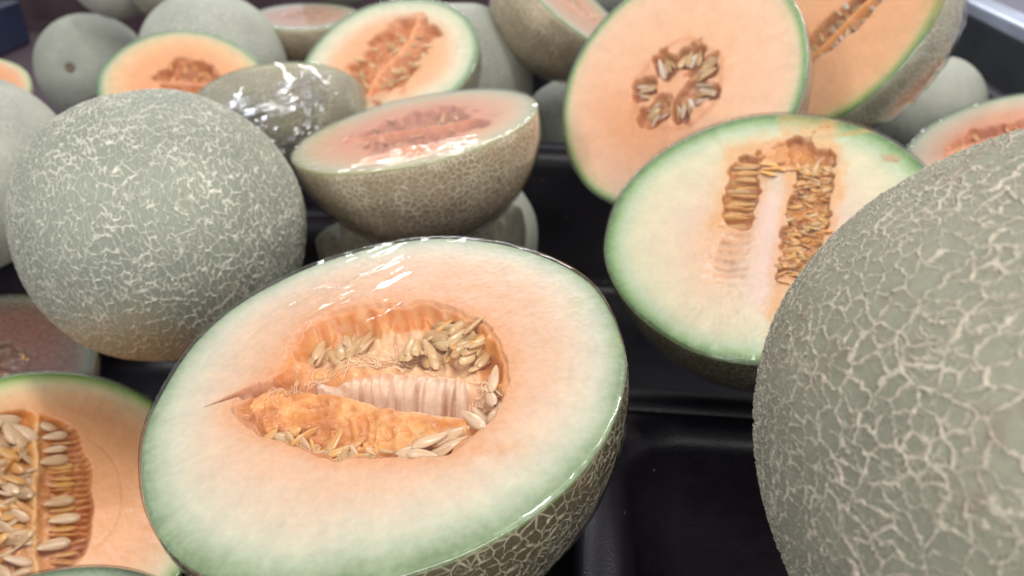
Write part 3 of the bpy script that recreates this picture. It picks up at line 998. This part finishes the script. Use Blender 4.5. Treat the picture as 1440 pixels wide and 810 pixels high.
# ------------------------------------------------------------------ the half at the lower left with big pale seeds
def left_half():
    h = Half((-0.240, 0.309, 0.198), (0.551, -0.150, 0.821), (-0.335, 0.861, 0.382),
             'orange half melon cut by the left edge, rows of big pale seeds', seed=5)
    out = outline([(.60, .45), (.66, .25), (.60, .02), (.52, -.11), (.3, -.165), (0, -.20), (-.25, -.19), (-.5, -.15), (-.62, .1), (-.6, .4), (-.3, .55), (.1, .58), (.4, .55)], 0.0, 0.16)

    def rowr(x, y):
        return np.sin(x * 128 + 1.6 * noise(x * 3, y * 5, 0, 61) + y * 14)

    def hf(x, y, r, th):
        k = out(x, y) + 0.02 * noise(x * 14, y * 14, 0, 60)
        pit = sstep(1.0, 0.93, k)
        rib = np.exp(-((y - 0.145 + 0.012 * noise(x * 5, 0, 0, 62)) / 0.036) ** 2)
        comb = 0.016 * rowr(x, y) * sstep(-0.02, -0.10, y)
        lump = 0.030 * fbm(x * 11, y * 11, 0, 63)
        z = pit * (-0.060 + comb + lump + 0.052 * rib)
        line = np.exp(-((np.hypot(x + 0.02, (y + 0.02) * 1.25) - 0.475) / 0.010) ** 2) * sstep(-0.15, -0.25, y)
        return z - 0.003 * line

    def cf(x, y, r, th, z):
        re = r + 0.03 * fbm(x * 2.2, y * 2.2, 0, 64) * (1 - r) * 3
        c = ramp(np.clip(re, 0, 1), [(0.0, lin(236, 170, 112)), (0.66, lin(240, 178, 126)), (0.80, lin(240, 196, 148)), (0.885, lin(232, 214, 170)),
                                     (0.935, lin(186, 200, 130)), (0.968, lin(124, 158, 78)), (1.0, lin(76, 108, 50))])
        c = c * (1 + 0.05 * fibre(x, y, r, th, 65))[:, None]
        k = out(x, y) + 0.02 * noise(x * 14, y * 14, 0, 60)
        pm = sstep(1.02, 0.96, k)
        var = fbm(x * 10, y * 10, 0, 66)
        pc = mixc(np.tile(lin(222, 154, 92), (len(x), 1)), lin(192, 116, 58), np.clip(0.3 + var * 1.1, 0, 1))
        pc = mixc(pc, lin(170, 96, 46), sstep(0.1, -0.7, rowr(x, y)) * sstep(-0.0, -0.08, y) * 0.75)
        rib = np.exp(-((y - 0.145 + 0.012 * noise(x * 5, 0, 0, 62)) / 0.036) ** 2)
        pc = mixc(pc, lin(232, 178, 112), rib * 0.9)
        pc = mixc(pc, lin(228, 146, 60), sstep(0.5, 0.62, x) * 0.8)
        c = c * (1 - pm[:, None]) + pc * pm[:, None]
        line = np.exp(-((np.hypot(x + 0.02, (y + 0.02) * 1.25) - 0.475) / 0.010) ** 2) * sstep(-0.15, -0.25, y)
        c = mixc(c, lin(206, 140, 78), line * 0.35)
        return c
    h.flesh(380, hf, cf)
    h.rind(M_NET_HALF, 220, 80)
    G = M_SEED_PALE
    big = [(.44, .02, 100, 1.15), (.24, .03, 97, 1.35), (.33, .02, 99, 1.1), (-.08, .00, 98, 1.35), (-.21, -.03, 95, 1.35), (-.39, .04, 100, 1.45), (.52, .08, 70, 1.0)]
    for x, y, a, s in big:
        h.seed_at(x, y, a, s, G, roll=random.gauss(0, 10), lift=0.016, wide=1.2, z=-0.035)
    for i, x in enumerate(np.arange(-.50, .50, .047)):
        if min(abs(x - b[0]) for b in big) < 0.035:
            continue
        h.seed_at(x + random.gauss(0, .004), -.03 + random.gauss(0, .012), 96 + random.gauss(0, 5), 1.15, M_SEED_BROWN, roll=random.gauss(40, 25), lift=0.0, z=-0.05)
    rr = random.Random(77)
    for i in range(95):
        x = rr.uniform(-.58, .55)
        y = rr.uniform(.19, .50)
        h.seed_at(x, y, rr.choice([60, 75, 100, 120, 40]) + rr.gauss(0, 12), rr.uniform(0.95, 1.25), rr.choice([M_SEED_PALE, M_SEED_PALE, M_SEED_BROWN]),
                  tilt=rr.gauss(0, 14), roll=rr.gauss(0, 30), lift=rr.uniform(0.005, 0.035), wide=1.15, z=-0.05)
    for x, y, a in ((.56, .34, 92), (.47, .30, 20), (.44, .255, 25), (.47, .22, 55)):
        h.seed_at(x, y, a, 1.5, G, lift=0.02, wide=1.2, z=-0.03)
    h.film(n=90, theta=1.0, streak=(0.80, -0.25, 1.9, 0.35, 0.16, 0.0006), side=1.0)


left_half()

# the half whose rim just enters at the bottom edge
h = Half((-0.170, 0.152, 0.219), (0.12, -0.18, 0.976), (1, 0, 0), 'green rim of a wrapped half melon at the bottom left edge', seed=8)
generic_half(h, 120, seeds=30, smat=M_SEED_TAN, green=lin(96, 122, 84), pale=lin(196, 210, 178))
h.rind(M_NET_HALF, 200, 60)
h.film(n=60, theta=0.9)


# ------------------------------------------------------------------ the pale green half on the right
def pale_half():
    h = Half((0.118, 0.334, 0.342), (-0.267, -0.335, 0.904), (0.264, 0.877, 0.403),
             'unripe pale green half melon with two columns of brown seeds', seed=11)

    def left(x, y):
        return np.maximum(np.abs(x - 0.30) / (0.30 - 0.10 * (y - 0.16)), np.abs(y - 0.165 - 0.06 * (0.3 - x)) / 0.105)

    def right(x, y):
        return np.maximum(np.abs(x - 0.12) / 0.62, np.abs(y + 0.235 + 0.03 * np.sin(x * 5)) / 0.125)

    def low(x, y):
        return np.hypot((x + 0.26) / 0.36, (y - 0.17) / 0.15)

    def top(x, y):
        return np.hypot((x - 0.62) / 0.12, (y + 0.09) / 0.17)

    def hf(x, y, r, th):
        nz = 0.22 * noise(x * 7, y * 7, 0, 70) + 0.16 * noise(x * 22, y * 22, 0, 78)
        a = sstep(1.0, 0.84, left(x, y) + nz)
        b = sstep(1.0, 0.84, right(x, y) + nz)
        c = sstep(1.1, 0.4, low(x, y) + nz)
        e = sstep(1.0, 0.6, top(x, y) + nz)
        rows = np.sin(x * 88 + 2 * noise(x * 4, y * 6, 0, 71))
        z = -(a * 0.055 + b * 0.05 * (1 + 0.5 * fbm(x * 14, y * 14, 0, 72)) + e * 0.03) + a * 0.014 * rows
        z = z + c * (-0.016 + 0.008 * rows + 0.02 * fbm(x * 9, y * 9, 0, 79)) * sstep(0.05, 0.10, y)
        return z

    def cf(x, y, r, th, z):
        re = r + 0.05 * fbm(x * 2.6, y * 2.6, 0, 73) * (1 - r) * 3 + 0.010 * fibre(x, y, r, th, 59) + 0.25 * r * (1 - r) * x
        c = ramp(np.clip(re, 0, 1), [(0.0, lin(238, 202, 174)), (0.42, lin(234, 210, 184)), (0.62, lin(234, 216, 184)), (0.80, lin(226, 218, 182)), (0.89, lin(196, 208, 172)),
                                     (0.935, lin(160, 188, 132)), (0.968, lin(112, 150, 84)), (0.99, lin(84, 120, 58)), (1.0, lin(66, 96, 46))])
        c = c * (1 + 0.05 * fibre(x, y, r, th, 74) + 0.025 * fbm(x * 6, y * 6, 0, 52))[:, None]
        warm = np.exp(-((x + 0.18) / 0.38) ** 2 - ((y - 0.26) / 0.20) ** 2)
        c = mixc(c, lin(244, 186, 138), 0.7 * warm)
        near = np.minimum(left(x, y), np.minimum(right(x, y), top(x, y)))
        c = mixc(c, lin(238, 170, 96), 0.75 * sstep(1.75, 0.95, near + 0.4 * fbm(x * 8, y * 8, 0, 86)))
        halo = np.exp(-((x - 0.34) / 0.28) ** 2 - ((y - 0.30) / 0.07) ** 2)
        c = mixc(c, lin(240, 200, 150), 0.6 * halo)
        nz = 0.22 * noise(x * 7, y * 7, 0, 70) + 0.16 * noise(x * 22, y * 22, 0, 78)
        var = fbm(x * 12, y * 12, 0, 75)
        rows = np.sin(x * 88 + 2 * noise(x * 4, y * 6, 0, 71))
        la = sstep(1.02, 0.86, left(x, y) + nz)
        lc = mixc(np.tile(lin(230, 160, 80), (len(x), 1)), lin(184, 108, 42), np.clip(0.35 + 0.5 * rows + var * 0.4, 0, 1))
        c = c * (1 - la[:, None]) + lc * la[:, None]
        lo = sstep(1.2, 0.3, low(x, y) + 1.4 * nz)
        c = mixc(c, lin(230, 164, 108), lo * np.clip(0.32 + 0.4 * rows + 0.8 * var, 0, 1) * 0.8)
        rb = sstep(1.03, 0.86, right(x, y) + nz)
        rc = mixc(np.tile(lin(230, 156, 74), (len(x), 1)), lin(184, 108, 40), np.clip(0.4 + var * 1.2, 0, 1))
        rc = mixc(rc, lin(226, 166, 130), sstep(-0.15, -0.4, x) * 0.7)
        c = c * (1 - rb[:, None]) + rc * rb[:, None]
        tp = sstep(1.15, 0.7, top(x, y) + nz)
        c = mixc(c, lin(228, 152, 70), tp * 0.85)
        rib = np.exp(-((y + 0.02) / 0.06) ** 2) * sstep(0.35, 0.15, x) * sstep(-0.75, -0.5, x)
        c = mixc(c, lin(242, 208, 192), rib * 0.8)
        # stem trace running from the seeds to the rim, and a brown bruise
        u = (y + 0.22) / -0.40
        st = np.exp(-((x - 0.745 - 0.08 * u) / 0.022) ** 2) * sstep(-0.1, 0.6, u) * sstep(1.12, 0.95, u)
        c = mixc(c, lin(206, 160, 82), st * 0.75)
        br = sstep(1.0, 0.5, np.hypot((x - 0.56) / 0.035, (y + 0.70) / 0.07) + 0.6 * noise(x * 25, y * 25, 0, 77))
        c = mixc(c, lin(200, 148, 104), br * 0.7)
        return c * 0.82
    h.flesh(380, hf, cf)
    h.rind(M_NET_HALF, 240, 90)
    rr = random.Random(15)
    for x in np.arange(.04, .57, .030):
        n = 1 if rr.random() < 0.7 else 2
        for j in range(n):
            h.seed_at(x + rr.gauss(0, .004), .165 + .06 * (.3 - x) + rr.gauss(0, .02), 90 + rr.gauss(0, 5) + rr.choice([0, 180]), rr.uniform(1.05, 1.3),
                      M_SEED_TAN if rr.random() < 0.45 else M_SEED_BROWN, roll=rr.gauss(45, 22), lift=rr.uniform(-.004, .012), wide=0.75)
    for i in range(190):
        x = rr.uniform(-.46, .55)
        y = rr.choice([-.135, -.17, -.205, -.24, -.275, -.31, -.34]) + rr.gauss(0, .010)
        h.seed_at(x, y, 90 + rr.gauss(0, 24) + rr.choice([0, 180]), rr.uniform(0.48, 0.68), rr.choice([M_SEED_BROWN, M_SEED_BROWN, M_SEED_TAN]), tilt=rr.gauss(0, 16), roll=rr.gauss(0, 40), lift=rr.uniform(-0.004, 0.014))
    for x, y, a in ((.52, -.17, 18), (.50, -.21, -8), (.53, -.27, -12), (.43, -.25, 60), (.40, -.28, 75)):
        h.seed_at(x, y, a, 0.85, M_SEED_TAN, lift=0.004, wide=1.0, roll=rr.gauss(0, 25))
    for x, y, a in ((.50, .02, 80), (.46, .0, 95), (.42, .015, 70), (.53, -.03, 110), (.47, -.04, 60)):
        h.seed_at(x, y, a, 0.85, M_SEED_BROWN, lift=0.012, roll=20)
    h.film(n=80, theta=0.7, amp=0.7, side=0.5)


pale_half()


# ------------------------------------------------------------------ the round crosscut half behind it: six pockets of seeds
def crosscut_half():
    h = Half((0.101, 0.484, 0.365), (-0.491, -0.627, 0.605), (0.597, 0.263, 0.758),
             'round crosscut half melon with a star of six seed pockets', seed=14, ex=1.06)
    pk = [(0.09, 0.20), (-0.15, 0.21), (-0.25, 0.02), (-0.11, -0.17), (0.06, -0.21), (0.21, -0.10), (0.24, 0.06)]

    def hf(x, y, r, th):
        z = 0 * x
        for i, (px, py) in enumerate(pk):
            a = math.atan2(py, px)
            u = (x - px) * math.cos(a) + (y - py) * math.sin(a)
            w = -(x - px) * math.sin(a) + (y - py) * math.cos(a)
            d = np.hypot(u / 0.140, w / 0.112) + 0.35 * noise(x * 9, y * 9, i, 80) + 0.15 * noise(x * 24, y * 24, i, 85)
            z = np.minimum(z, -0.105 * sstep(1.05, 0.6, d))
        return z + 0.008 * fbm(x * 8, y * 8, 0, 81) * sstep(0.5, 0.3, r)

    def cf(x, y, r, th, z):
        re = r + 0.03 * fbm(x * 2.2, y * 2.2, 0, 82) * (1 - r) * 3
        c = ramp(np.clip(re, 0, 1), [(0.0, lin(246, 186, 140)), (0.45, lin(250, 198, 156)), (0.82, lin(250, 204, 168)), (0.925, lin(234, 208, 170)),
                                     (0.96, lin(170, 190, 132)), (0.984, lin(110, 144, 84)), (1.0, lin(70, 104, 54))])
        c = c * (1 + 0.05 * fibre(x, y, r, th, 83))[:, None]
        w = np.exp(-((x + 0.42) / 0.30) ** 2 - ((y - 0.05) / 0.5) ** 2)
        c = mixc(c, lin(236, 156, 92), 0.7 * w)
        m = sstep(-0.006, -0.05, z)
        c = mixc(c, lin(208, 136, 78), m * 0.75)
        halo = np.exp(-((r - 0.22) / 0.13) ** 2) * np.clip(0.6 + 0.8 * fbm(x * 9, y * 9, 0, 87), 0, 1)
        c = mixc(c, lin(226, 146, 84), halo * 0.55 * (z > -0.03))
        mem = np.abs(np.sin(th * 3.5 + 0.6 + 1.2 * noise(x * 6, y * 6, 0, 88)))
        c = mixc(c, lin(246, 200, 160), sstep(0.22, 0.05, mem) * sstep(0.38, 0.3, r) * sstep(0.04, 0.1, r) * 0.6)
        c = c * 0.90
        ring = np.exp(-((r - 0.36 - 0.03 * noise(x * 6, y * 6, 0, 84)) / 0.025) ** 2)
        c = mixc(c, lin(214, 136, 80), ring * 0.5)
        return c
    h.flesh(240, hf, cf)
    h.rind(M_NET_GREEN, 200, 60)
    for px, py in pk:
        a = math.degrees(math.atan2(py, px))
        for d in (-0.058, -0.036, -0.012, 0.012, 0.036, 0.056):
            ar = math.radians(a)
            q = random.gauss(0, .022)
            h.seed_at(px * 1.04 - d * math.sin(ar) + q * math.cos(ar), py * 1.04 + d * math.cos(ar) + q * math.sin(ar), a + random.gauss(0, 18), random.uniform(0.8, 1.3), random.choice([M_SEED_GREY, M_SEED_GREY, M_SEED_TAN]), tilt=random.gauss(0, 18), roll=random.gauss(30, 40), lift=random.uniform(-0.02, 0.02), wide=1.05, z=-0.06)
    h.film(n=80, theta=0.9, streak=(0.05, -0.32, 0.9, 0.35, 0.05, 0.0006))


crosscut_half()

# ------------------------------------------------------------------ the other halves
h = Half((-0.060, 0.474, 0.342), (-0.174, 0.032, 0.984), (0.985, 0.003, 0.174), 'film-wrapped half melon tipped to the right, brown netted bowl on top of another half', seed=17, depth=0.94)
generic_half(h, 200, cav=(0.55, 0.5), depth=0.12, seeds=34, smat=M_SEED_BROWN, inner=lin(240, 138, 62), mid=lin(240, 152, 90), pale=lin(232, 184, 130), green=lin(176, 166, 112), pulp=lin(200, 110, 56), seed=21)
h.rind(M_NET_BOWL, 240, 90)
h.film(n=90, theta=1.2, amp=2.0, streak=(0.15, -0.72, 0.15, 0.45, 0.16, 0.0012), side=0.8)

h = Half((-0.067, 0.521, 0.249), (-0.159, 0.584, 0.796), (0.98, 0.1, 0.1), 'half melon seen rind first, squeezed under the tipped brown half', seed=19, R=0.076)
generic_half(h, 80, seeds=12, smat=M_SEED_TAN, seed=22)
h.rind(M_NET_GREEN, 160, 60)
h.film(n=30, theta=1.3)

h = Half((-0.104, 0.677, 0.335), (-0.151, -0.441, 0.885), (0.413, 0.785, 0.462), 'half melon with a ragged orange core behind the bunched film', seed=23)
generic_half(h, 200, cav=(0.62, 0.40), depth=0.16, seeds=46, smat=M_SEED_TAN, inner=lin(236, 160, 96), mid=lin(240, 186, 140), pale=lin(230, 220, 190), pulp=lin(214, 140, 82), seed=25, shift=(0.03, -0.02), deepw=0.9)
h.rind(M_NET_GREEN, 180, 60)
h.film(n=70, theta=1.0, side=1.0)

h = Half((-0.312, 0.748, 0.291), (0.200, -0.452, 0.869), (0.942, 0.332, -0.044), 'orange half melon peeping over the left netted melon', seed=27)
generic_half(h, 180, cav=(0.42, 0.36), depth=0.18, seeds=24, smat=M_SEED_BROWN, inner=lin(236, 160, 104), mid=lin(240, 174, 120), pale=lin(238, 196, 146), pulp=lin(204, 124, 62), seed=29, shift=(0.03, 0.08))
h.rind(M_NET_GREEN, 180, 60)
h.film(n=70, theta=1.0)


def long_core_half():
    h = Half((0.216, 0.557, 0.387), (-0.773, -0.325, 0.545), (0.599, -0.090, 0.796), 'half melon with a long slanting core, film gathered behind it, by the rail', seed=31, ex=1.08)

    def core(x, y):
        return np.maximum(np.abs(x + 0.02) / 0.60, np.abs(y + 0.10 + 0.04 * np.sin(x * 4)) / (0.20 - 0.12 * np.abs(x)))

    def hf(x, y, r, th):
        k = core(x, y) + 0.15 * noise(x * 9, y * 9, 0, 90)
        rib = np.exp(-((y + 0.12) / 0.045) ** 2)
        return -sstep(1.0, 0.75, k) * (0.10 + 0.03 * fbm(x * 9, y * 9, 0, 91)) * (1 - 0.75 * rib)

    def cf(x, y, r, th, z):
        re = r + 0.03 * fbm(x * 2.2, y * 2.2, 0, 92) * (1 - r) * 3
        c = ramp(np.clip(re, 0, 1), [(0.0, lin(252, 182, 120)), (0.80, lin(252, 192, 138)), (0.90, lin(238, 200, 142)), (0.945, lin(176, 184, 108)), (0.98, lin(120, 148, 80)), (1.0, lin(84, 108, 60))])
        c = c * (1 + 0.05 * fibre(x, y, r, th, 93))[:, None]
        k = core(x, y) + 0.15 * noise(x * 9, y * 9, 0, 90)
        pm = sstep(1.03, 0.85, k)
        pc = mixc(np.tile(lin(214, 148, 82), (len(x), 1)), lin(180, 112, 52), np.clip(0.4 + fbm(x * 12, y * 12, 0, 94), 0, 1))
        rib = np.exp(-((y + 0.12) / 0.05) ** 2)
        pc = mixc(pc, lin(250, 166, 66), rib)
        c = c * (1 - pm[:, None]) + pc * pm[:, None]
        w = sstep(0.35, 0.8, x) * sstep(0.75, 0.9, r)
        return mixc(c, lin(222, 170, 80), w * 0.5) * 0.88
    h.flesh(200, hf, cf)
    h.rind(M_NET_GREEN, 180, 60)
    rr = random.Random(8)
    for i in range(60):
        x = rr.uniform(-.5, .48)
        y = -0.10 + rr.choice([-1, 1]) * rr.uniform(0.06, 0.13)
        h.seed_at(x, y, 90 + rr.gauss(0, 15), 0.95, rr.choice([M_SEED_GREY, M_SEED_TAN]), roll=rr.gauss(30, 25), lift=0.012)
    h.film(n=70, theta=1.35, side=2.4)


long_core_half()

h = Half((0.349, 0.526, 0.312), (-0.418, -0.056, 0.907), (0.893, -0.207, 0.399), 'film-covered orange half melon lying half hidden behind the big netted melon', R=0.070, seed=33)
generic_half(h, 160, cav=(0.55, 0.26), depth=0.12, seeds=30, smat=M_SEED_BROWN, inner=lin(230, 144, 88), mid=lin(228, 164, 124), pale=lin(220, 196, 166), pulp=lin(196, 110, 56), seed=35, shift=(0, 0.22))
h.rind(M_NET_GREEN, 160, 60)
h.film(n=70, theta=1.0, amp=2.0, side=1.2)

# the half standing with its bowl towards us and the film bunched together on it
h = Half((-0.187, 0.620, 0.309), (-0.238, 0.663, 0.710), (1, 0.1, 0.1), 'half melon shown rind first with shiny film bunched on its bowl', seed=37, R=0.068)
generic_half(h, 80, seeds=10, smat=M_SEED_TAN, seed=38)
h.rind(M_NET_GREEN, 220, 80)
h.film(n=30, theta=1.2, side=0.8)


def film_bunch(h, pts, seed):
    """crumpled gathers of film standing off the bowl"""
    rr = random.Random(seed)
    for (az, el, length, wide, turn) in pts:
        nu, nv = 26, 44
        vs = []
        d0 = Vector((math.cos(az) * math.cos(el), math.sin(az) * math.cos(el), -math.sin(el)))
        up = Vector((0, 0, 1)) - d0 * d0.z
        up.normalize()
        sd = d0.cross(up)
        up, sd = up * math.cos(turn) + sd * math.sin(turn), sd * math.cos(turn) - up * math.sin(turn)
        for j in range(nv):
            v = j / (nv - 1) - 0.5
            for i in range(nu):
                u = i / (nu - 1) - 0.5
                w = wide * (0.55 + 1.4 * abs(v))
                d = (d0 + up * (v * length / h.R) + sd * (u * w / h.R)).normalized()
                f = 1.028 + 0.05 * abs(float(noise(u * 4 + seed + az * 3, v * 5, az, seed))) + 0.03 * abs(float(noise(u * 9 + v * 4, v * 11, az, seed + 1)))
                vs.append(tuple(d * h.R * f))
        link('film_gather', build_mesh('film_gather', vs, grid_quads(nu, nv)), M_CRUMPLE, h.root)


film_bunch(h, [(-1.75, 0.75, 0.06, 0.040, 0.7), (-1.0, 0.60, 0.075, 0.022, -0.15), (-1.5, 1.0, 0.05, 0.04, 1.2), (-1.4, 0.42, 0.022, 0.09, 0.2)], 4)

h = Half((-0.255, 1.013, 0.304), (0.019, -0.043, 0.999), (1, 0, 0), 'far half melon lying cut side up, dull pink face, dark bowl', R=0.065, seed=41)
generic_half(h, 90, seeds=14, smat=M_SEED_BROWN, inner=lin(200, 136, 100), mid=lin(210, 148, 112), pale=lin(200, 176, 150), pulp=lin(176, 120, 86), seed=42, depth=0.06)
h.rind(M_NET_BOWL, 140, 50)
h.film(n=40, theta=1.0, amp=2)

h = Half((0.055, 0.792, 0.361), (0.580, -0.121, 0.806), (0.8, 0.1, -0.58), 'tilted half melon at the back with a bright film edge', seed=43)
generic_half(h, 120, seeds=24, smat=M_SEED_TAN, inner=lin(230, 160, 108), mid=lin(226, 166, 118), pale=lin(216, 190, 150), seed=44)
h.rind(M_NET_BOWL, 160, 60)
h.film(n=60, theta=1.1, amp=2)

h = Half((-0.600, 0.876, 0.252), (0.161, -0.391, 0.906), (1, 0, 0), 'small orange half melon in the gap at the upper left edge', R=0.055, seed=45)
generic_half(h, 90, seeds=14, smat=M_SEED_TAN, seed=46, inner=lin(214, 140, 84), mid=lin(216, 144, 96), pale=lin(216, 160, 116), green=lin(150, 150, 100))
h.rind(M_NET_GREEN, 140, 50)

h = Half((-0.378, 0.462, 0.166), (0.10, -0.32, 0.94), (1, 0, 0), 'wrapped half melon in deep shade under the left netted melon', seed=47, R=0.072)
generic_half(h, 120, seeds=10, smat=M_SEED_BROWN, seed=48, seed_size=0.6, pulp=lin(150, 70, 44), inner=lin(190, 96, 66), mid=lin(180, 92, 64), pale=lin(160, 100, 74), green=lin(90, 90, 60), tone=0.24)  # dark flesh colours and low tone paint in the shade under the pile
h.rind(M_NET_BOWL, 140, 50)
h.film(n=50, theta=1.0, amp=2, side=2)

h = Half((-0.479, 1.158, 0.323), (0.055, 0.439, 0.897), (1, 0, 0), 'far half melon wrapped in film, grey bowl towards us, top edge', R=0.055, seed=49)
generic_half(h, 60, seeds=6, smat=M_SEED_TAN, seed=50)
h.rind(M_NET_GREEN, 140, 50)
h.film(n=24, theta=1.2, side=2.4)

# ------------------------------------------------------------------ whole melons
G = 'whole netted melons'
whole_melon((0.133, 0.1347, 0.3797), 0.0750, M_NET_BIG, 'big netted melon with wide pale mesh, nearest at the right edge', 3, (0.5, 0.3, 0.9), G, hi=True, face=(-0.16, -0.14, 0.10))
whole_melon((-0.191, 0.394, 0.312), 0.0745, M_NET_FINE, 'grey green melon with fine cracked netting and brownish underside', 6, (0.15, -0.2, 0.4), G, hi=True, face=(0.24, -0.38, 0.17))
whole_melon((-0.053, 0.800, 0.283), 0.075, M_NET_FAR, 'smooth pale melon right behind the ragged-core half', 9, (0.4, 1.2, 0.2), G)
whole_melon((-0.352, 0.942, 0.261), 0.084, M_NET_FAR, 'pale melon rising behind the orange half at the top left', 10, (1.1, 0.3, 0.2), G)
o = whole_melon((-0.640, 1.215, 0.187), 0.081, M_NET_FAR, 'grey melon showing a round stem scar', 12, (0, 0, 0), G, scar=True)
d = (Vector((0, 0, 0.5)) - o.location).normalized()
o.rotation_euler = (d + Vector((-0.40, 0, 0.02))).to_track_quat('Z', 'Y').to_euler()
whole_melon((-0.422, 0.578, 0.269), 0.077, M_NET_FAR, 'pale melon cut off by the left edge of the photo', 13, (0.9, 0.6, 0.2), G)
whole_melon((0.076, 0.867, 0.191), 0.075, M_NET_FAR, 'shaded melon between the tipped half and the crosscut half', 15, (0.2, 0.9, 0.5), G)
whole_melon((0.455, 0.845, 0.240), 0.056, M_NET_FAR, 'small pale melon below the side panel at the right', 16, (0.7, 0.1, 0.5), G)
whole_melon((-0.036, 0.580, 0.212), 0.058, M_NET_FAR, 'pale melon just showing beside the squeezed half under the tipped one', 18, (0.2, 0.4, 1.5), G)
whole_melon((-0.560, 1.180, 0.327), 0.06, M_NET_FAR, 'far pale melon cut by the top edge at the left', 20, (0.5, 0.4, 0.2), G)
whole_melon((0.117, 1.072, 0.355), 0.065, M_NET_FAR, 'far melon peeking over the crosscut half at the top edge', 22, (0.6, 0.4, 0.2), G)
whole_melon((-0.240, 1.190, 0.344), 0.06, M_NET_FAR, 'far melon behind the dull pink half at the top edge', 24, (0.7, 0.4, 0.9), G)
